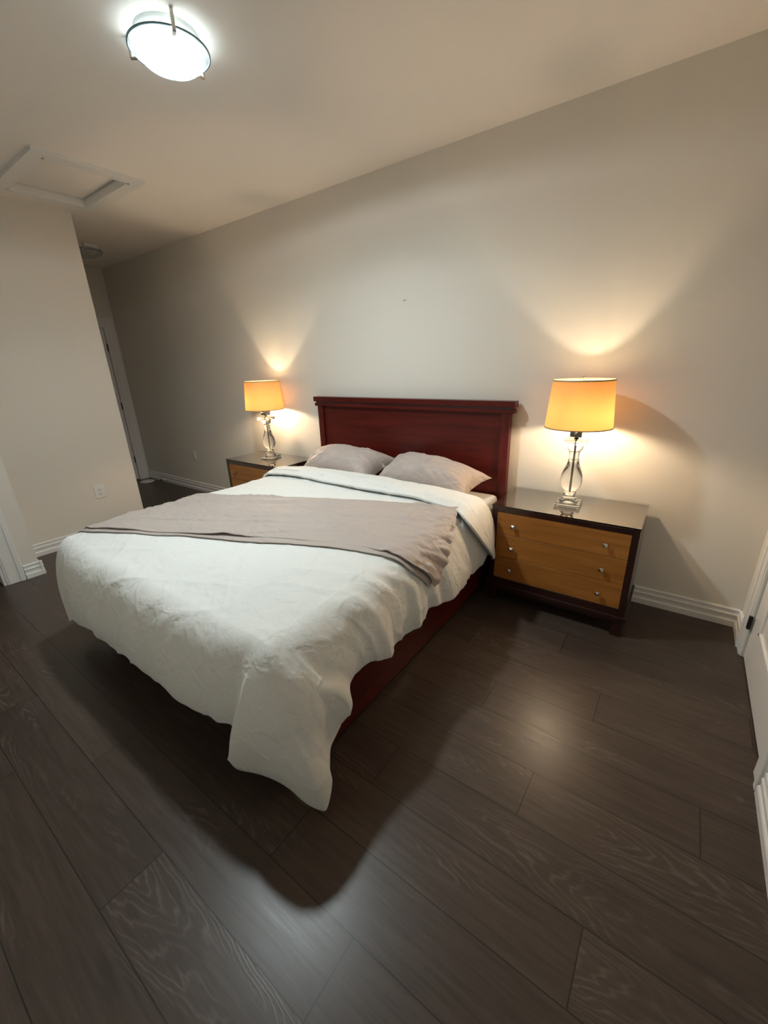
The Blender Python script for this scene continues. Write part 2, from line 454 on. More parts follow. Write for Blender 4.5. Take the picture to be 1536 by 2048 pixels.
bm = bmesh.new(); prism(bm, BPROF, (XQ, YQ + 0.021, 0), (XQ, -2.118, 0), (1, 0, 0))
prism(bm, BPROF, (XP, YQ, 0), (XQ + 0.021, YQ, 0), (0, 1, 0))
structure('baseboard_left_near', bm, M['trim'], 'short piece of white stepped baseboard wrapping the near left corner', 'baseboard')

# casings
def casing_bars(bm, x, s, y0, y1, ztop, w=0.10):
    """stepped casing around an opening in a wall at x; s = outward sign; opening y0..y1"""
    for (a, b, d) in ((0.0, w, 0.012), (0.012, w - 0.012, 0.017), (w - 0.035, w - 0.006, 0.023)):
        xa, xb = sorted((x, x + s * d))
        box(bm, xa, xb, y1 + a, y1 + b, 0, ztop + b, 0.002, 1)
        box(bm, xa, xb, y0 - b, y0 - a, 0, ztop + b, 0.002, 1)
        box(bm, xa, xb, y0 - a, y1 + a, ztop + a, ztop + b, 0.002, 1)
bm = bmesh.new(); casing_bars(bm, XR, -1, DY0, DY1, DZ, 0.108)
structure('trim_1', bm, M['trim'], 'white casing around the panelled door in the right wall', 'door casing')
bm = bmesh.new(); casing_bars(bm, XQ, 1, OY0, OY1, 2.05, 0.115)
box(bm, XQ - 0.135, XQ + 0.004, OY1 - 0.018, OY1 + 0.001, 0, 2.05)
box(bm, XQ - 0.135, XQ + 0.004, OY0 - 0.001, OY0 + 0.018, 0, 2.05)
structure('trim_2', bm, M['trim'], 'white casing of the doorway cut off by the left picture edge', 'door casing')
bm = bmesh.new()
for d, a, b in ((0.012, 0.0, 0.125), (0.018, 0.03, 0.11)):
    box(bm, XL, XL + d, LDY1 + a, LDY1 + b, 0, 2.035 + b, 0.002, 1)
    box(bm, XL, XL + d, LDY0 - b, LDY0 - a, 0, 2.035 + b, 0.002, 1)
    box(bm, XL, XL + d, LDY0 - a, LDY1 + a, 2.035 + a, 2.035 + b, 0.002, 1)
structure('trim_3', bm, M['trim'], 'white casing around the hallway door at far left', 'door casing')

# doors
def panel_door(name, x, s, y0, y1, ztop, label, thick=0.035, inset=0.004):
    """door slab whose visible face is at x - s*inset, facing s"""
    xf = x - s * inset
    xb = xf - s * thick
    root = bpy.data.objects.new(name, None); COL.objects.link(root); root.location = (x, (y0 + y1) / 2, 0)
    tag(root, label, 'door', kind='structure')
    L0 = Vector(root.location)
    def part(nm, bm, mat, par=root, **k):
        o = done(nm, bm, mat, None, **k)
        o.data.transform(Matrix.Translation(-L0)); o.parent = par
        return o
    bm = bmesh.new(); xa, xbb = sorted((xf, xb)); box(bm, xa, xbb, y0 + 0.003, y1 - 0.003, 0.008, ztop - 0.003, 0.002, 1)
    slab = part('slab', bm, M['trim'])
    w = y1 - y0
    for (z0, z1) in ((0.245, 0.86), (1.02, ztop - 0.16)):
        for (a, b) in ((y0 + 0.15, y1 - 0.185),):
            bm = bmesh.new()
            t = 0.022
            for (p0, p1, q0, q1) in ((a, b, z0, z0 + t), (a, b, z1 - t, z1), (a, a + t, z0, z1), (b - t, b, z0, z1)):
                xx = sorted((xf - s * 0.002, xf + s * 0.010)); box(bm, xx[0], xx[1], p0, p1, q0, q1, 0.004, 2)
            xx = sorted((xf - s * 0.002, xf + s * 0.005)); box(bm, xx[0], xx[1], a + 0.05, b - 0.05, z0 + 0.05, z1 - 0.05, 0.004, 2)
            part('raised_panel', bm, M['trim'])
    return root, part
d1, dpart = panel_door('door_1', XR, -1, DY0, DY1, DZ, 'white panelled door closed in the right wall with a black hinge')
for z in (0.168, 1.0, 1.80):
    bm = bmesh.new()
    box(bm, XR - 0.020, XR - 0.004, DY1 - 0.013, DY1 + 0.006, z, z + 0.072, 0.003, 2)
    h = dpart('hinge', bm, M['black']); h['label'] = 'black hinge'
d2, dpart2 = panel_door('door_2', XL, 1, LDY0, LDY1, 2.035, 'white hallway door at the far left end seen edge on', inset=0.02)
for z in (0.25, 1.0, 1.75):
    bm = bmesh.new(); box(bm, XL - 0.02, XL + 0.004, LDY1 - 0.008, LDY1 - 0.001, z, z + 0.09, 0.001, 1)
    dpart2('hinge', bm, M['black'])

# ------------------------------------------------------------------ attic hatch
hatch = empty('attic_hatch', ((HX0 + HX1) / 2, (HY0 + HY1) / 2, H), 'framed square attic access panel recessed in the ceiling over the left partition', 'attic hatch')
def local(root, o):
    o.data.transform(Matrix.Translation(-Vector(root.location))); o.parent = root; return o
bm = bmesh.new()
fw, ft = 0.075, 0.022
for (a, b, c, d) in ((HX0 - fw, HX1 + fw, HY0 - fw, HY0), (HX0 - fw, HX1 + fw, HY1, HY1 + fw), (HX0 - fw, HX0, HY0, HY1), (HX1, HX1 + fw, HY0, HY1)):
    box(bm, a, b, c, d, H - ft, H)
t = 0.012
for (a, b, c, d) in ((HX0 - .001, HX1 + .001, HY0 - .001, HY0 + t), (HX0 - .001, HX1 + .001, HY1 - t, HY1 + .001), (HX0 - .001, HX0 + t, HY0, HY1), (HX1 - t, HX1 + .001, HY0, HY1)):
    box(bm, a, b, c, d, H - ft, H + 0.10)
local(hatch, done('frame', bm, M['trim']))
bm = bmesh.new(); box(bm, HX0 + t + .009, HX1 - t - .009, HY0 + t + .009, HY1 - t - .009, H + 0.032, H + 0.045)
local(hatch, done('panel', bm, M['ceil']))
bm = bmesh.new(); box(bm, HX0, HX1, HY0, HY1, H + 0.06, H + 0.07)
local(hatch, done('dark_cavity', bm, M['dark']))

# ------------------------------------------------------------------ ceiling lights
def ceiling_light(loc, lit, label):
    root = empty('ceiling_light', loc, label, 'ceiling light', 'round glass ceiling lights')
    R = 0.150
    bm = bmesh.new(); lathe(bm, [(0, 0), (0.118, 0), (0.118, -0.012), (0.112, -0.020), (0.082, -0.020), (0.080, -0.008), (0, -0.008)], 48)
    done('mounting_pan', bm, M['white_pl'], root, smooth=True, angle=30)
    # glass dish: flat rim and shallow bowl, with thickness
    prof = []
    zr = -0.048
    for r, z in ((R, zr), (R - 0.006, zr - 0.004), (R - 0.020, zr - 0.006), (R - 0.026, zr - 0.010)): prof.append((r, z))
    for k in range(1, 13):
        a = k / 12 * math.pi / 2
        prof.append(((R - 0.026) * math.cos(a), zr - 0.010 - 0.052 * math.sin(a)))
    prof[-1] = (0, prof[-1][1])
    bm = bmesh.new(); lathe(bm, prof, 64)
    ds = done('glass_dish', bm, dish_material(lit), root, smooth=True)
    bm = bmesh.new()
    rp = [(R - 0.003, zr - 0.003), (R + 0.002, zr - 0.003), (R + 0.002, zr + 0.002), (R - 0.003, zr + 0.002)]
    lathe(bm, rp, 64, close=True)
    done('rim', bm, simple('rim_glass_edge', (0.10, 0.17, 0.19), 0.25), root, smooth=True, angle=40)
    for k in range(3):
        a = math.radians(-24 + 120.5 * k)
        c, s = math.cos(a), math.sin(a)
        bm = bmesh.new()
        box(bm, -0.007, 0.007, -0.004, 0.010, zr - 0.018, 0.0, 0.002, 1)
        box(bm, -0.008, 0.008, -0.020, 0.010, zr - 0.020, zr - 0.014, 0.002, 1)
        bm.transform(Matrix.Translation((R * c, R * s, 0)) @ Matrix.Rotation(a - math.pi / 2, 4, 'Z'))
        done('clip', bm, M['nickel'], root)
    bm = bmesh.new()
    LR = 0.077
    lathe(bm, [(0, -0.0095), (LR, -0.0095)], 40)
    mat = emission('led_panel_lit', CEIL_COL, CEIL_POWER / (math.pi * math.pi * LR ** 2)) if lit else M['white_pl']
    done('led_panel', bm, mat, root)
    return root
ceiling_light((-0.118, -1.492, H), True, 'lit round glass ceiling light glowing bluish white above the bed')
ceiling_light((-3.55, -0.55, H), False, 'unlit round glass ceiling light in the dim hallway at far left')

# ------------------------------------------------------------------ outlets, door stop, lid
def outlet(loc, rz, w, h, label):
    root = empty('wall_outlet', loc, label, 'electrical outlet', None, None, rz)   # faces local -Y
    bm = bmesh.new(); box(bm, -w / 2, w / 2, -0.006, 0, -h / 2, h / 2, 0.003, 2)
    done('cover_plate', bm, M['white_pl'], root)
    bm = bmesh.new(); box(bm, -0.017, 0.017, -0.009, -0.005, -0.034, 0.034, 0.002, 1)
    rc = done('receptacle', bm, M['white_pl'], root)
    for z in (-0.018, 0.018):
        for q in ((-0.008, -0.0055, z - 0.004, z + 0.005), (0.0055, 0.008, z - 0.003, z + 0.004), (-0.002, 0.002, z - 0.010, z - 0.006)):
            bm = bmesh.new(); box(bm, q[0], q[1], -0.0095, -0.0085, q[2], q[3])
            done('slot', bm, M['dark'], rc)
outlet((XP, -1.332, 0.433), math.pi / 2, 0.088, 0.126, 'white electrical outlet low on the left partition wall')
outlet((-3.19, 0, 0.462), 0, 0.075, 0.12, 'white electrical outlet low on the back wall left of the nightstand')
bm = bmesh.new(); tube(bm, [(0, 0.002, 0), (0, -0.010, 0)], 0.0025, 8); box(bm, -0.010, 0.008, -0.004, 0.0, -0.003, 0.001)
nl = done('picture_nail', bm, M['nickel']); nl.location = (0.016, 0, 1.908)
tag(nl, 'tiny metal picture nail left in the bare wall high above the headboard', 'nail')
ds_ = empty('door_stop', (-4.02, -0.022, 0.045), 'small white door stop with a black tip on the hallway baseboard', 'door stop')
bm = bmesh.new(); tube(bm, [(0, 0, 0), (0, -0.008, 0)], 0.014, 14); tube(bm, [(0, -0.006, 0), (0, -0.06, 0)], 0.006, 10)
done('rod', bm, M['white_pl'], ds_, smooth=True, angle=40)
bm = bmesh.new(); tube(bm, [(0, -0.058, 0), (0, -0.078, 0)], 0.011, 12)
done('rubber_tip', bm, M['black'], ds_, smooth=True, angle=40)
bm = bmesh.new(); lathe(bm, [(0, 0), (0.088, 0), (0.092, 0.004), (0.090, 0.010), (0.080, 0.014), (0, 0.015)], 40)
lid = done('round_lid', bm, M['white_pl'], smooth=True, angle=40); lid.location = (-4.30, -0.155, 0.0)
tag(lid, 'flat round white disc lying on the hallway floor by the far door', 'disc')

# ------------------------------------------------------------------ bed frame
bed = empty('bed_frame', (0, -1.1, 0), 'dark cherry wooden bed with a panelled headboard', 'bed')
def bpart(nm, bm, mat, par=None, **k):
    o = done(nm, bm, mat, None, **k)
    o.data.transform(Matrix.Translation((0, 1.1, 0))); o.parent = par or bed; return o
ZH = 1.2286
hw = 0.868
bm = bmesh.new(); box(bm, -hw + 0.05, hw - 0.05, -0.060, -0.036, 0.16, ZH - 0.075)
hb_ = bpart('headboard', bm, M['cherry'])
for s in (-1, 1):
    bm = bmesh.new(); x0, x1 = sorted((s * hw, s * (hw - 0.060))); box(bm, x0, x1, -0.078, -0.030, 0.0, ZH - 0.052, 0.002, 1)
    bpart('headboard_post', bm, M['cherry_v'], hb_)
bm = bmesh.new(); box(bm, -0.900, 0.900, -0.092, -0.022, ZH - 0.040, ZH, 0.002, 1)
bpart('cap_rail', bm, M['cherry'], hb_)
bm = bmesh.new(); box(bm, -0.880, 0.880, -0.080, -0.026, ZH - 0.053, ZH - 0.038)
bpart('groove_rail', bm, M['mahog'], hb_)
bm = bmesh.new(); box(bm, -0.893, 0.893, -0.086, -0.024, ZH - 0.078, ZH - 0.052, 0.002, 1)
bpart('top_rail', bm, M['cherry'], hb_)
M['cherry_y'] = wood('cherry_veneer_rail', (0.055, 0.0045, 0.0030), (0.095, 0.0095, 0.0060), 0.30, 'Y', 0.8, spec=0.3)
for s in (-1, 1):
    bm = bmesh.new(); x0, x1 = sorted((s * 0.858, s * 0.828)); box(bm, x0, x1, -2.055, -0.08, 0.035, 0.345, 0.003, 2)
    bpart('side_rail', bm, M['cherry_y'])
bm = bmesh.new(); box(bm, -0.858, 0.858, -2.055, -2.030, 0.035, 0.345, 0.003, 2)
bpart('foot_rail', bm, M['cherry'])
for sx in (-0.80, 0.80):
    for y in (-2.02, -0.2):
        bm = bmesh.new(); box(bm, sx - 0.03, sx + 0.03, y - 0.03, y + 0.03, 0, 0.10)
        bpart('leg', bm, M['mahog'])
bm = bmesh.new(); box(bm, -0.82, 0.82, -2.03, -0.085, 0.14, 0.352, 0.01, 2)
bpart('foundation', bm, M['foundation'])

# mattress with sheet
bm = bmesh.new(); box(bm, -0.835, 0.835, -2.10, -0.095, 0.354, 0.598, 0.035, 5)
mt = done('mattress', bm, M['sheet'], smooth=True)
tag(mt, 'white sheeted mattress showing at the right corner by the headboard', 'mattress')

# ------------------------------------------------------------------ duvet surface
YR, YE = -0.485, -2.12         # ridge (fold) and foot edge of the top
ZT = 0.668
XT = 0.82
def keyinterp(keys, t):
    """keys: list of (param, P1, P2, Hm) -> arrays, smooth (monotone-free cubic) interpolation"""
    ks = np.array([k[0] for k in keys], float)
    V = np.array([np.concatenate([k[1], k[2], k[3]]) for k in keys], float)
    o = np.argsort(ks); ks = ks[o]; V = V[o]
    n = len(ks)
    d = (V[1:] - V[:-1]) / (ks[1:] - ks[:-1])[:, None]
    mt_ = np.zeros_like(V)
    mt_[0] = d[0]; mt_[-1] = d[-1]
    for i in range(1, n - 1):
        same = (d[i - 1] * d[i]) > 0
        mt_[i] = np.where(same, 2 * d[i - 1] * d[i] / np.where(same, d[i - 1] + d[i], 1), 0)
    t = np.clip(t, ks[0], ks[-1])
    i = np.clip(np.searchsorted(ks, t) - 1, 0, n - 2)
    h = ks[i + 1] - ks[i]; s = ((t - ks[i]) / h)[..., None]
    h = h[..., None]
    h00 = 2 * s**3 - 3 * s**2 + 1; h10 = s**3 - 2 * s**2 + s; h01 = -2 * s**3 + 3 * s**2; h11 = s**3 - s**2
    out = h00 * V[i] + h10 * h * mt_[i] + h01 * V[i + 1] + h11 * h * mt_[i + 1]
    return out[..., :3], out[..., 3:6], out[..., 6:9]

# right side, param = y
KR = [(-0.485, (.925, -.515, .668), (.965, -.52, .50), (.930, -.488, .335)),
      (-0.62, (.925, -.62, .664), (.965, -.60, .50), (.932, -.575, .290)),
      (-0.85, (.925, -.85, .662), (.970, -.85, .48), (.940, -.85, .285)),
      (-1.30, (.930, -1.30, .660), (.985, -1.30, .50), (.955, -1.31, .335)),
      (-1.60, (.930, -1.60, .660), (.990, -1.60, .50), (.960, -1.60, .338)),
      (-1.80, (.930, -1.80, .658), (.992, -1.79, .50), (.965, -1.785, .375)),
      (-1.95, (.932, -1.95, .655), (1.000, -1.93, .48), (.972, -1.885, .335)),
      (-2.12, (.935, -2.10, .645), (1.020, -2.05, .42), (.962, -1.955, .245))]
KCR = [(0.0, (.935, -2.10, .645), (1.020, -2.05, .42), (.962, -1.955, .245)),
       (0.16, (.940, -2.15, .635), (1.050, -2.08, .38), (.985, -2.000, .190)),
       (0.36, (.935, -2.19, .620), (1.065, -2.13, .34), (1.018, -2.068, .105)),
       (0.50, (.915, -2.205, .610), (1.045, -2.18, .32), (1.020, -2.115, .034)),
       (0.62, (.895, -2.21, .605), (.990, -2.24, .33), (.955, -2.148, .052)),
       (0.78, (.855, -2.21, .605), (.880, -2.28, .34), (.820, -2.185, .088)),
       (0.94, (.815, -2.205, .610), (.775, -2.27, .36), (.695, -2.232, .118)),
       (1.0, (.800, -2.20, .615), (.752, -2.25, .37), (.668, -2.240, .155))]
# foot, param = x of the top edge
KF = [(-.82, (-.80, -2.215, .625), (-.845, -2.225, .40), (-.835, -2.215, .165)),
      (-.66, (-.66, -2.225, .640), (-.66, -2.240, .42), (-.66, -2.220, .205)),
      (-.40, (-.40, -2.230, .645), (-.40, -2.250, .43), (-.40, -2.222, .238)),
      (0.0, (.00, -2.230, .645), (.00, -2.255, .43), (.00, -2.225, .246)),
      (.40, (.40, -2.230, .645), (.40, -2.255, .43), (.40, -2.222, .250)),
      (.60, (.585, -2.225, .645), (.585, -2.245, .43), (.575, -2.212, .262)),
      (.70, (.680, -2.218, .640), (.675, -2.228, .43), (.660, -2.198, .280)),
      (.765, (.745, -2.205, .630), (.735, -2.205, .42), (.715, -2.190, .262)),
      (.82, (.800, -2.20, .615), (.752, -2.25, .37), (.668, -2.240, .155))]
KCL = [(0.0, (-.905, -2.09, .640), (-.950, -2.06, .45), (-.945, -2.04, .215)),
       (0.35, (-.895, -2.15, .630), (-.960, -2.12, .42), (-.960, -2.13, .150)),
       (0.55, (-.875, -2.19, .620), (-.940, -2.18, .40), (-.945, -2.18, .125)),
       (0.80, (-.830, -2.205, .620), (-.880, -2.215, .40), (-.890, -2.210, .130)),
       (1.0, (-.80, -2.215, .625), (-.845, -2.225, .40), (-.835, -2.215, .165))]
KL = [(-0.485, (-.915, -.50, .662), (-.950, -.50, .50), (-.925, -.49, .33)),
      (-1.30, (-.920, -1.30, .655), (-.965, -1.30, .50), (-.945, -1.30, .30)),
      (-2.12, (-.905, -2.09, .640), (-.950, -2.06, .45), (-.945, -2.04, .215))]
# turned down band, param v: 0 ridge .. -1 band hem
KBR = [(0.0, (.935, -.512, .700), (.985, -.52, .52), (.948, -.492, .322)),
       (-.5, (.945, -.70, .705), (1.000, -.64, .52), (.966, -.500, .318)),
       (-1., (.950, -.90, .698), (1.005, -.76, .50), (.968, -.512, .325))]
KBL = [(0.0, (-.900, -.52, .690), (-.955, -.54, .55), (-.940, -.55, .42)),
       (-1., (-.900, -.74, .680), (-.960, -.74, .55), (-.950, -.72, .42))]

def bez(T, P1, P2, Hm, r):
    r = r[..., None]
    return (1 - r)**3 * T + 3 * (1 - r)**2 * r * P1 + 3 * (1 - r) * r**2 * P2 + r**3 * Hm

def ztop(x, y):
    c = 0.016 * (1 - (np.abs(x) / XT)**4) * smooth01((y - YE) / 0.25 + 0.15)
    z = ZT + c + 0.006 * fbm(x * 2.1 + 3, y * 2.3, 3, 2)
    z = z - 0.012 * smooth01((-1.55 - y) / 0.55)
    return z

def duvet_point(U, V):
    """U in [-2,2], V in [-1,2] -> point"""
    U = np.asarray(U, float); V = np.asarray(V, float)
    U, V = np.broadcast_arrays(U, V)
    P = np.zeros(U.shape + (3,))
    Uc = np.clip(U, -1, 1)
    x = XT * Uc
    Vm = np.clip(V, 0, 1)
    # ridge and band: y along V, roll of the fold
    ridge_y = YR + 0.02 * np.sin(x * 3.0) - 0.035 * smooth01((np.abs(x) - 0.5) / 0.35)
    band_w = 0.235 + 0.02 * np.sin(x * 4 + 1) + 0.03 * smooth01((x - .45) / .4) - 0.02 * smooth01((-x - .4) / .4)
    yb = ridge_y - band_w * smooth01(0.0) + band_w * V          # V<0 goes to the foot
    y_main = ridge_y + (YE - ridge_y) * Vm
    y = np.where(V < 0, yb, y_main)
    z_main = ztop(x, y_main)
    zroll = 0.030 * np.sqrt(np.clip(1 - ((-np.clip(V, -1, 0) - 0.14) / 0.14)**2, 0, 1))
    puff = 0.034 + 0.010 * np.sin(np.pi * np.clip(-V, 0, 1)) - 0.014 * smooth01((-V - .7) / .3)
    zb = ztop(x, y) - 0.004 + np.where(-V < 0.14, 0.5 * puff + 0.5 * puff * np.sin(np.clip(-V / 0.14, 0, 1) * np.pi / 2), puff)
    # the main layer dives a little under the roll
    z_main = z_main - 0.008 * smooth01(1 - Vm / 0.04) + (0.5 * 0.034 - 0.004 + 0.008) * smooth01(1 - Vm / 0.012)
    z = np.where(V < 0, zb, z_main)
    P[..., 0] = x; P[..., 1] = y; P[..., 2] = z
    T = P.copy()
    # sides
    for sgn, KM, KB, KC in ((1, KR, KBR, KCR), (-1, KL, KBL, KCL)):
        p = np.clip(sgn * U - 1, 0, 1); q = np.clip(V - 1, 0, 1)
        side = (p > 0) & (q <= 0)
        if side.any():
            m1 = side & (V >= 0)
            if m1.any():
                P1, P2, Hm = keyinterp(KM, y[m1]); P[m1] = bez(T[m1], P1, P2, Hm, p[m1])
            m2 = side & (V < 0)
            if m2.any():
                P1, P2, Hm = keyinterp(KB, V[m2]); P[m2] = bez(T[m2], P1, P2, Hm, p[m2])
        cor = (p > 0) & (q > 0)
        if cor.any():
            pc, qc = p[cor], q[cor]
            r = np.maximum(pc, qc)
            s = np.where(pc > qc, 0.5 * qc / np.maximum(pc, 1e-9), 1 - 0.5 * pc / np.maximum(qc, 1e-9))
            P1, P2, Hm = keyinterp(KC, s); P[cor] = bez(T[cor], P1, P2, Hm, r)
    foot = (np.abs(U) <= 1) & (V > 1)
    if foot.any():
        P1, P2, Hm = keyinterp(KF, x[foot]); P[foot] = bez(T[foot], P1, P2, Hm, np.clip(V[foot] - 1, 0, 1))
    return P

def grid_normals(P):
    du = np.gradient(P, axis=0); dv = np.gradient(P, axis=1)
    n = np.cross(du, dv); n /= np.maximum(np.linalg.norm(n, axis=-1, keepdims=True), 1e-12)
    return n

Us = np.concatenate([np.linspace(-2, -1, 60, endpoint=False), np.linspace(-1, 1, 190, endpoint=False), np.linspace(1, 2, 70)])
Vs = np.concatenate([np.linspace(-1, 0, 46, endpoint=False), np.linspace(0, 0.05, 12, endpoint=False), np.linspace(0.05, 1, 180, endpoint=False), np.linspace(1, 2, 70)])
UG, VG = np.meshgrid(Us, Vs, indexing='ij')
DP = duvet_point(UG, VG)
DN = grid_normals(DP)
if DN[160, 150, 2] < 0: DN = -DN
# wrinkles
p = np.clip(UG - 1, 0, 1); q = np.clip(VG - 1, 0, 1); pl = np.clip(-UG - 1, 0, 1)
xx, yy, zz = DP[..., 0], DP[..., 1], DP[..., 2]
disp = 0.0022 * fbm(xx * 6, yy * 6, 5, 3)
# long soft diagonal creases over the top
topm = (1 - p) * (1 - q) * (1 - pl)
disp += topm * (0.0045 * ridge((xx + yy * 0.6) * 1.6, (yy - 0.4 * xx) * 5.0, 8) ** 3 + 0.003 * ridge((xx - yy) * 2.0, (xx + yy) * 7, 12) ** 4)
# right side: gathers running from the edge to the hem
sidew = smooth01(p / 0.35) * (VG >= 0)
fold_s = yy * 9.5 - 1.8 * p + 0.6 * vnoise(yy * 3, p * 2, 4)
disp += sidew * (0.024 * vnoise(fold_s, p * 0.7, 21) + 0.012 * vnoise(fold_s * 2.3, p * 1.5, 22) + 0.006 * ridge(fold_s * 1.7, p * 1.2, 24) ** 3) * (0.35 + 0.65 * p)
creep = smooth01((xx - 0.70) / 0.15) * (p <= 0) * (VG >= 0.12) * (q <= 0)
disp += creep * 0.004 * vnoise(fold_s * 1.3, yy * 0.3, 23)
# foot: softer, puffier
footw = smooth01(q / 0.3) * (p <= 0) * (pl <= 0)
disp += footw * q * (0.009 * fbm(xx * 4.2, q * 1.6 + xx, 31, 3) + 0.006 * vnoise(xx * 11, q * 0.8, 33) * q)
disp += smooth01(q) * (p <= 0) * 0.005 * ridge(xx * 7 + q * 2, q * 3 + xx * 4, 35) ** 3 * smooth01((q - .25) / .3)
corw = smooth01(p / .4) * smooth01(q / .4)
disp += corw * (0.003 * fbm(UG * 5, VG * 5, 41, 2)) * (1 - smooth01((np.maximum(p, q) - .85) / .1))
# left side
disp += smooth01(pl / 0.35) * (0.010 * vnoise(yy * 8, pl * 0.8, 51))
# band: fine gathers near its edges
bw = (VG < 0)
disp += bw * (0.003 * fbm(xx * 7, VG * 2, 61, 2) + 0.004 * ridge(xx * 2.2 + VG, VG * 3.0, 62) ** 3)
disp *= 1 - smooth01((np.minimum(p, q) - 0.5) / 0.35)
disp *= np.where((VG > -0.03) & (VG < 0.03), 0.3, 1.0)
DP2 = DP + DN * disp[..., None]
# hem waviness
hemw = smooth01((p - 0.5) / 0.5) * (VG >= 0.03) * (q <= 0)
DP2[..., 2] += hemw * 0.014 * vnoise(yy * 8.0, 0 * yy, 71)
hf = smooth01((q - 0.5) / 0.5) * (p <= 0)
DP2[..., 2] += hf * 0.008 * vnoise(xx * 7.0, 0 * xx, 72)
for _ in range(3):                                   # soften the dangling corner
    B_ = DP2.copy()
    B_[-1, 1:-1] = (DP2[-1, :-2] + DP2[-1, 2:] + 2 * DP2[-1, 1:-1]) / 4
    B_[1:-1, -1] = (DP2[:-2, -1] + DP2[2:, -1] + 2 * DP2[1:-1, -1]) / 4
    B_[1:-1, 1:-1] = (DP2[1:-1, 1:-1] * 2 + DP2[:-2, 1:-1] + DP2[2:, 1:-1] + DP2[1:-1, :-2] + DP2[1:-1, 2:]) / 6
    B_[-1, -1] = (DP2[-1, -2] + DP2[-2, -1]) / 2
    cm_ = (corw * smooth01((np.maximum(p, q) - .6) / .2))[..., None]
    DP2 = DP2 * (1 - cm_) + B_ * cm_
DP2[..., 2] = np.maximum(DP2[..., 2], 0.02)

duvet = grid_mesh('duvet', DP2, M['duvet'])
if duvet.data.polygons[len(duvet.data.polygons) // 2].normal.z < 0:
    duvet.data.flip_normals()
tag(duvet, 'white cotton duvet on the bed, turned down at the pillows, corner hanging low at foot', 'duvet')
_vg = duvet.vertex_groups.new(name='thickness')
_w = 1 - 0.85 * smooth01((np.minimum(p, q) - 0.55) / 0.3)
for _i, _v in enumerate(_w.reshape(-1).tolist()): _vg.add([_i], _v, 'REPLACE')
sol = duvet.modifiers.new('thickness', 'SOLIDIFY'); sol.vertex_group = 'thickness'; sol.thickness = 0.016; sol.offset = -1; sol.use_rim = True

# ------------------------------------------------------------------ throw blanket: follows the duvet surface
def sample_duvet(U, V):
    P = np.zeros(U.shape + (3,)); Nn = np.zeros(U.shape + (3,))
    iu = np.clip(np.searchsorted(Us, U) - 1, 0, len(Us) - 2); iv = np.clip(np.searchsorted(Vs, V) - 1, 0, len(Vs) - 2)
    fu = ((U - Us[iu]) / (Us[iu + 1] - Us[iu]))[..., None]; fv = ((V - Vs[iv]) / (Vs[iv + 1] - Vs[iv]))[..., None]
    for A, O in ((DPs, P), (DNs, Nn)):
        O[...] = (A[iu, iv] * (1 - fu) + A[iu + 1, iv] * fu) * (1 - fv) + (A[iu, iv + 1] * (1 - fu) + A[iu + 1, iv + 1] * fu) * fv
    return P, Nn
def blur(A, k=2):
    for _ in range(k):
        B = A.copy()
        B[1:-1, 1:-1] = (A[1:-1, 1:-1] * 2 + A[:-2, 1:-1] + A[2:, 1:-1] + A[1:-1, :-2] + A[1:-1, 2:]) / 6
        A = B
    return A
DPs = blur(DP2, 3); DNs = grid_normals(DPs)
if DNs[160, 150, 2] < 0: DNs = -DNs

def V_of_y(x, y):
    ridge_y = YR + 0.02 * np.sin(x * 3.0) - 0.035 * smooth01((np.abs(x) - 0.5) / 0.35)
    return (y - ridge_y) / (YE - ridge_y)
# key columns across the throw: (a, U_top, y_top, U_bottom, y_bottom)
TK = np.array([
    (0.00, -1.62, -1.50, -1.38, -2.10),
    (0.08, -1.30, -1.42, -1.17, -2.08),
    (0.17, -1.00, -1.35, -0.95, -2.045),
    (0.30, -0.68, -1.26, -0.60, -1.935),
    (0.45, -0.26, -1.12, -0.16, -1.785),
    (0.60, 0.12, -0.97, 0.28, -1.655),
    (0.72, 0.42, -0.86, 0.68, -1.525),
    (0.82, 0.69, -0.785, 0.98, -1.455),
    (0.90, 0.86, -0.765, 1.36, -1.41),
    (1.00, 1.03, -0.745, 1.72, -1.28)])
def throw_uv(a, b):
    f = lambda j: np.interp(a, TK[:, 0], TK[:, j])
    Ut, yt, Ub, yb_ = f(1), f(2), f(3), f(4)
    sb = b
    U = Ut + (Ub - Ut) * (0.85 * sb + 0.15 * sb ** 2)
    y = yt + (yb_ - yt) * sb
    x = XT * np.clip(U, -1, 1)
    return U, V_of_y(x, y)
def throw_layer(na, nb, a0, a1, b0, b1, off, seed, amp=1.0, edge_wave=0.0):
    a = np.linspace(a0, a1, na); b = np.linspace(b0, b1, nb)
    A, B = np.meshgrid(a, b, indexing='ij')
    bb = B + edge_wave * vnoise(A * 9, 0 * A, seed) * B
    aa = A + 0.006 * vnoise(B * 9, 0 * B, seed + 3) * smooth01((A - 0.8) / 0.2)
    U, V = throw_uv(aa, bb)
    P, Nn = sample_duvet(U, V)
    d = off + amp * (0.0035 * (1 + fbm(A * 8, B * 3, seed, 3)) +
                     0.013 * ridge(A * 2.2 + B * 0.8, B * 5.5 + A * 1.5, seed + 1) ** 4 * smooth01((A - .05) / .2) +
                     0.005 * ridge(A * 5.0, B * 10.0, seed + 2) ** 4)
    # ruffled end by the right edge and its hem band
    band = smooth01((A - 0.815) / 0.012)
    d += amp * band * (0.005 + 0.011 * smooth01((A - 0.92) / 0.08) * (vnoise(B * 26, A * 6, seed + 5) * 0.9 + 0.4) + 0.008 * np.abs(fbm(A * 14 + B * 4, B * 9, seed + 6, 2)))
    d = np.maximum(d, off * 0.8)
    return P + Nn * d[..., None]
throw = empty('throw_blanket', (0, -1.4, 0.69), 'taupe folded throw laid slantwise across the white duvet', 'blanket')
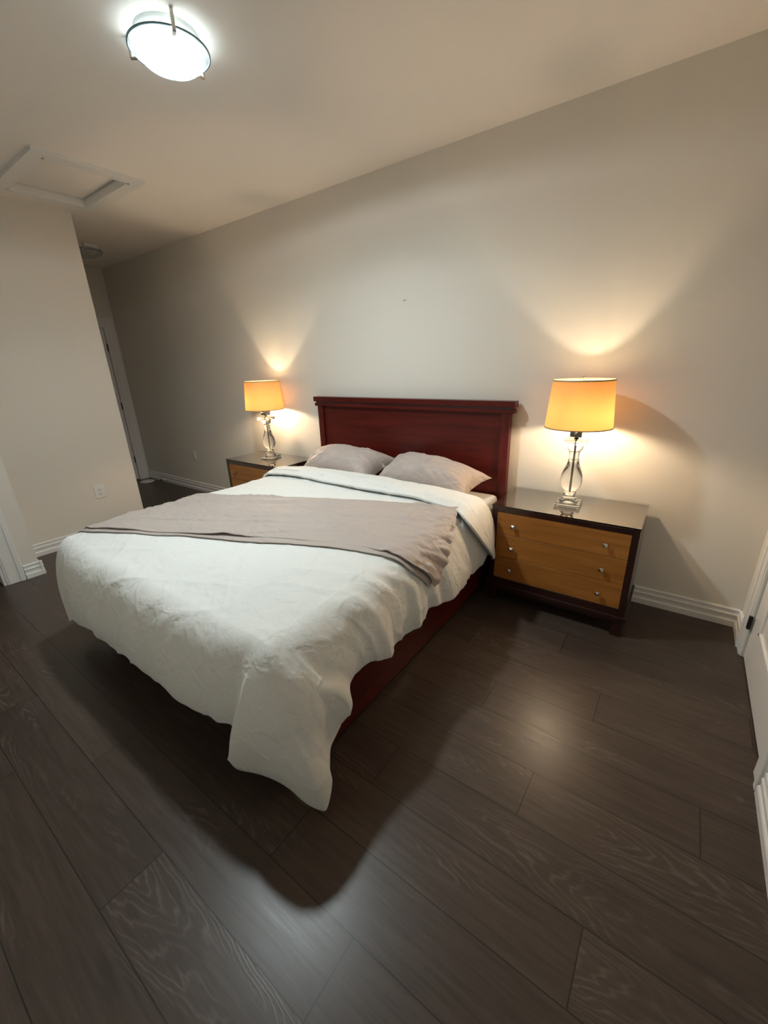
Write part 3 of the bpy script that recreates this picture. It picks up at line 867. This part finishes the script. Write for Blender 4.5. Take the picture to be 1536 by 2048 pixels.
def tpart(nm, P, th):
    o = grid_mesh(nm, P - np.array([0, -1.4, 0.69]), M['taupe_throw'], throw)
    if o.data.polygons[len(o.data.polygons) // 2].normal.z < 0: o.data.flip_normals()
    s = o.modifiers.new('thickness', 'SOLIDIFY'); s.thickness = th; s.offset = -1
    return o
tpart('under_layer', throw_layer(220, 90, 0.005, 0.985, 0.02, 1.0, 0.007, 81, 0.45, 0.006), 0.003)
tpart('upper_layer', throw_layer(260, 110, 0.0, 1.0, 0.0, 0.955, 0.0135, 91, 1.0, 0.018), 0.004)

# ------------------------------------------------------------------ pillows
def pillow(corners, crown, seed, label, sag=0.0):
    """corners BL, BR, FR, FL as seen from the foot"""
    c = [np.array(k, float) for k in corners]
    ctr = sum(c) / 4
    n = 70
    t = np.linspace(-1, 1, n)
    A, B = np.meshgrid(t, t, indexing='ij')      # A along x, B: -1 front .. +1 back
    ain = A * (1 - 0.115 * (1 - B**2) * np.abs(A) ** 2)
    bin_ = B * (1 - 0.14 * (1 - A**2) * np.abs(B) ** 2)
    u = (ain + 1) / 2; v = (bin_ + 1) / 2
    u = u[..., None]; v = v[..., None]
    base = (c[3] * (1 - u) + c[2] * u) * (1 - v) + (c[0] * (1 - u) + c[1] * u) * v
    nrm = np.cross(c[2] - c[3], c[0] - c[3]); nrm /= np.linalg.norm(nrm)
    prof = (np.clip(1 - np.abs(A) ** 2.6, 0, 1) ** 0.52) * (np.clip(1 - np.abs(B) ** 2.3, 0, 1) ** 0.55)
    rad = np.sqrt(A**2 + B**2)
    ang = np.arctan2(B, A)
    wr = 0.011 * vnoise(ang * 8, rad * 1.0, seed) * smooth01((rad - .4) / .5) + 0.006 * fbm(A * 3 + B, B * 2.5, seed + 1, 3)
    wr += 0.011 * ridge(A * 1.5 + B * 1.2, B * 3.5 - A * 2, seed + 2) ** 4
    cornerf = smooth01((rad - 0.95) / 0.35)
    wr += cornerf * 0.010 * vnoise(ang * 26, rad * 3, seed + 3)
    topd = crown * prof + wr * (0.3 + 0.7 * prof)
    botd = -0.32 * crown * prof
    Pt = base + nrm * topd[..., None]
    Pb = base + nrm * (botd - 0.001)[..., None]
    me = bpy.data.meshes.new('pillow')
    verts = np.concatenate([Pt.reshape(-1, 3), Pb.reshape(-1, 3)]) - ctr
    idx = np.arange(n * n).reshape(n, n)
    f1 = np.stack([idx[:-1, :-1], idx[1:, :-1], idx[1:, 1:], idx[:-1, 1:]], -1).reshape(-1, 4)
    f2 = f1[:, ::-1] + n * n
    bd = list(idx[:, 0]) + list(idx[-1, 1:]) + list(idx[-2::-1, -1]) + list(idx[0, -2:0:-1])
    f3 = [(bd[k], bd[k] + n * n, bd[(k + 1) % len(bd)] + n * n, bd[(k + 1) % len(bd)]) for k in range(len(bd))]
    me.from_pydata(verts.tolist(), [], f1.tolist() + f2.tolist() + [tuple(int(q_) for q_ in f) for f in f3])
    me.materials.append(M['taupe'])
    me.polygons.foreach_set('use_smooth', [True] * len(me.polygons)); me.update()
    bm = bmesh.new(); bm.from_mesh(me); bmesh.ops.recalc_face_normals(bm, faces=bm.faces); bm.to_mesh(me); bm.free()
    o = link('pillow', me); o.location = ctr
    tag(o, label, 'pillow', 'taupe bed pillows')
    return o
pillow([(.040, -.125, .805), (.795, -.140, .722), (.755, -.468, .655), (.000, -.462, .645)], 0.165, 5,
       'plump taupe pillow nearer the right lamp, its corner tips sticking out')
pillow([(-.800, -.135, .755), (0.015, -.120, .765), (-.050, -.470, .640), (-.760, -.475, .640)], 0.165, 17,
       'taupe pillow partly hidden, nearer the left lamp')

# ------------------------------------------------------------------ nightstands
NW, ND, NH = 0.781, 0.434, 0.648
def nightstand(loc, label):
    root = empty('nightstand', loc, label, 'nightstand', 'matching three drawer nightstands')
    # local: x 0..NW, y 0 (front) .. ND (back)
    t = 0.032
    bm = bmesh.new()
    box(bm, 0, t, 0, ND, 0.125, NH, 0.0015, 1); box(bm, NW - t, NW, 0, ND, 0.125, NH, 0.0015, 1)
    box(bm, t, NW - t, 0, ND, NH - 0.034, NH - 0.003, 0.0015, 1); box(bm, t, NW - t, 0, ND, 0.125, 0.172, 0.0015, 1)
    box(bm, t, NW - t, ND - 0.01, ND, 0.17, NH - 0.03); 
    done('carcass', bm, M['mahog'], root)
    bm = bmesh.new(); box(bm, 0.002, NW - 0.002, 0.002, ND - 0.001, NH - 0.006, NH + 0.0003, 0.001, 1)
    done('top', bm, M['mahog_lamplit'], root)
    bm = bmesh.new(); box(bm, -0.010, NW + 0.010, -0.008, ND - 0.002, 0.098, 0.128, 0.003, 2)
    box(bm, 0.05, NW - 0.05, 0.03, ND - 0.03, 0.06, 0.10)
    done('plinth', bm, M['mahog'], root)
    for (x, y) in ((0.002, 0.0), (NW - 0.056, 0.0), (0.002, ND - 0.06), (NW - 0.056, ND - 0.06)):
        bm = bmesh.new(); box(bm, x, x + 0.054, y, y + 0.054, 0, 0.100, 0.002, 1)
        done('leg', bm, M['mahog'], root)
    zs = [0.172, 0.3215, 0.4685, 0.6145]
    for k in range(3):
        bm = bmesh.new(); box(bm, t + 0.0015, NW - t - 0.0015, 0.002, 0.022, zs[k] + 0.0012, zs[k + 1] - 0.0012, 0.0008, 1)
        dr = done('drawer', bm, M['maple'], root)
        for x in (0.138, NW - 0.146):
            zc = (zs[k] + zs[k + 1]) / 2 - 0.003
            bm = bmesh.new()
            tube(bm, [(x, 0.004, zc), (x, -0.014, zc)], 0.0045, 10)
            a = 0.0115
            v = [bm.verts.new((x + i * a, -0.013, zc + j * a)) for i, j in ((-1, -1), (1, -1), (1, 1), (-1, 1))]
            v2 = [bm.verts.new((x + i * a, -0.020, zc + j * a)) for i, j in ((-1, -1), (1, -1), (1, 1), (-1, 1))]
            tip = bm.verts.new((x, -0.029, zc))
            bm.faces.new(v)
            for i in range(4):
                j = (i + 1) % 4
                bm.faces.new((v[i], v[j], v2[j], v2[i])); bm.faces.new((v2[i], v2[j], tip))
            kn = done('knob', bm, M['nickel'], dr)
    bm = bmesh.new(); box(bm, -0.003, NW + 0.003, -0.004, ND + 0.004, NH + 0.0012, NH + 0.008, 0.0008, 1)
    g = done('glass_top', bm, M['tableglass'], root); g['label'] = 'clear glass sheet with green edge'
    for (x, y) in ((0.03, 0.03), (NW - 0.03, 0.03), (0.03, ND - 0.03), (NW - 0.03, ND - 0.03)):
        bm = bmesh.new(); lathe(bm, [(0, NH), (0.006, NH), (0.006, NH + 0.0012), (0, NH + 0.0012)], 14, x, y)
        done('bumper', bm, M['rod'], g)
    return root
nightstand((0.935, -0.471, 0), 'mahogany and maple three-drawer nightstand right of the bed')
nightstand((-1.786, -0.471, 0), 'mahogany and maple nightstand left of the bed, mostly hidden by the duvet')
TOPZ = NH + 0.0085

# ------------------------------------------------------------------ table lamps
def table_lamp(loc, off, label, rz=0.0, cord=None):
    root = empty('table_lamp', loc, label, 'lamp', 'crystal table lamps', None, 0)
    def sq(z0, z1, a, bev=0.004):
        bm = bmesh.new(); box(bm, -a, a, -a, a, z0, z1, bev, 2)
        bm.transform(Matrix.Rotation(rz, 4, 'Z')); return bm
    b0 = 0.0
    done('base_plate', sq(0.001, 0.022, 0.070), M['crystal'], root)
    bm = bmesh.new()
    prof = [(0, 0.0225), (0.050, 0.0225), (0.053, 0.027), (0.050, 0.033), (0.043, 0.034), (0.045, 0.039), (0.042, 0.045), (0.036, 0.046),
            (0.037, 0.051), (0.033, 0.057), (0.028, 0.059), (0.028, 0.064), (0, 0.064)]
    lathe(bm, prof, 48)
    done('stepped_foot', bm, M['crystal'], root, smooth=True, angle=35)
    bm = bmesh.new()
    prof = [(0, 0.0655), (0.030, 0.0655), (0.036, 0.070), (0.037, 0.075), (0.033, 0.081), (0.030, 0.084), (0.036, 0.090), (0.046, 0.101), (0.054, 0.116), (0.0592, 0.136),
            (0.0602, 0.155), (0.0575, 0.178), (0.051, 0.202), (0.042, 0.226), (0.034, 0.247), (0.0295, 0.262), (0.0285, 0.268), (0.031, 0.270),
            (0.031, 0.274), (0.0265, 0.276), (0.0275, 0.312), (0.027, 0.314), (0.0305, 0.316), (0.0305, 0.320), (0, 0.320)]
    lathe(bm, prof, 56)
    done('baluster', bm, M['crystal'], root, smooth=True, angle=40)
    bm = bmesh.new()
    prof = [(0, 0.3215), (0.030, 0.3215), (0.037, 0.328), (0.042, 0.342), (0.0435, 0.356), (0.0435, 0.363), (0, 0.363)]
    lathe(bm, prof, 48); done('cup', bm, M['crystal'], root, smooth=True, angle=40)
    done('cap_plate', sq(0.3645, 0.390, 0.061), M['crystal'], root)
    bm = bmesh.new(); tube(bm, [(0, 0, 0.070), (0, 0, 0.405)], 0.0042, 14)
    lathe(bm, [(0, 0.391), (0.013, 0.391), (0.015, 0.394), (0.009, 0.400), (0.009, 0.405), (0, 0.405)], 20)
    done('rod', bm, M['rod'], root, smooth=True, angle=40)
    bm = bmesh.new(); box(bm, -0.031, 0.031, -0.031, 0.031, 0.405, 0.446, 0.003, 2)
    so = done('socket_housing', bm, M['dark_chrome'], root)
    bm = bmesh.new(); tube(bm, [(0.0, -0.030, 0.428), (0.002, -0.048, 0.430)], 0.0045, 10); tube(bm, [(0.002, -0.046, 0.430), (0.002, -0.052, 0.430)], 0.007, 12)
    done('switch', bm, M['nickel'], so, smooth=True, angle=40)
    # harp and bulb
    bm = bmesh.new()
    zb, zt = 0.446, 0.704
    pts = []
    for k in range(33):
        a = -math.pi / 2 + 2 * math.pi * k / 32
        pts.append((0.0, 0.058 * math.cos(a), (zb + zt) / 2 - (zb - zt) / 2 * math.sin(a)))
    tube(bm, pts, 0.0018, 8)
    tube(bm, [(0, 0, zt - 0.002), (0, 0, zt + 0.020)], 0.004, 10)
    lathe(bm, [(0, zt + 0.018), (0.007, zt + 0.020), (0.006, zt + 0.026), (0, zt + 0.029)], 14)
    done('harp', bm, M['nickel'], root, smooth=True, angle=50)
    bm = bmesh.new()
    lathe(bm, [(0, 0.446), (0.014, 0.446), (0.014, 0.470), (0, 0.470)], 20, off, 0)
    done('bulb_socket', bm, M['white_pl'], root, smooth=True, angle=40)
    bm = bmesh.new()
    bmesh.ops.create_uvsphere(bm, u_segments=20, v_segments=14, radius=0.022)
    bm.transform(Matrix.Translation((off, 0, 0.512)) @ Matrix.Diagonal((1, 1, 1.15, 1)))
    done('bulb', bm, emission('warm_bulb_lit', LAMP_COL, LAMP_POWER / (math.pi * 0.00665)), root, smooth=True)
    # shade
    z0, z1, r0, r1 = 0.459, 0.710, 0.176, 0.155
    bm = bmesh.new(); th = 0.0015
    seg = 72
    lathe(bm, [(r0, z0), (r1, z1)], seg)
    bm.normal_update()
    if sum(f.normal.dot(Vector((f.calc_center_median().x, f.calc_center_median().y, 0))) for f in bm.faces) < 0: bmesh.ops.reverse_faces(bm, faces=bm.faces)
    sh = done('lamp_shade', bm, M['shade'], root, smooth=True, recalc=False)
    for (z, r, h_) in ((z0, r0, 0.006), (z1, r1, 0.007)):
        bm = bmesh.new()
        lathe(bm, [(r + 0.0015, z - h_ / 2), (r + 0.0015, z + h_ / 2), (r - 0.0015, z + h_ / 2), (r - 0.0015, z - h_ / 2)], seg, close=True)
        done('binding', bm, M['shade_trim'], sh, smooth=True, angle=40)
    bm = bmesh.new()
    for k in range(3):
        a = math.radians(75 + 120 * k)
        tube(bm, [(0.008 * math.cos(a), 0.008 * math.sin(a), zt), (r1 * math.cos(a), r1 * math.sin(a), z1 - 0.004)], 0.0014, 6)
    lathe(bm, [(0.004, zt - 0.001), (0.014, zt - 0.001), (0.014, zt + 0.001), (0.004, zt + 0.001)], 20, close=True)
    done('spider', bm, M['nickel'], sh, smooth=True, angle=40)
    return root
table_lamp((1.318, -0.252, TOPZ), 0.030, 'lit crystal table lamp with amber shade on the right nightstand', 0.06)
table_lamp((-1.420, -0.215, TOPZ), -0.030, 'lit crystal table lamp with amber shade on the left nightstand', 0.35)
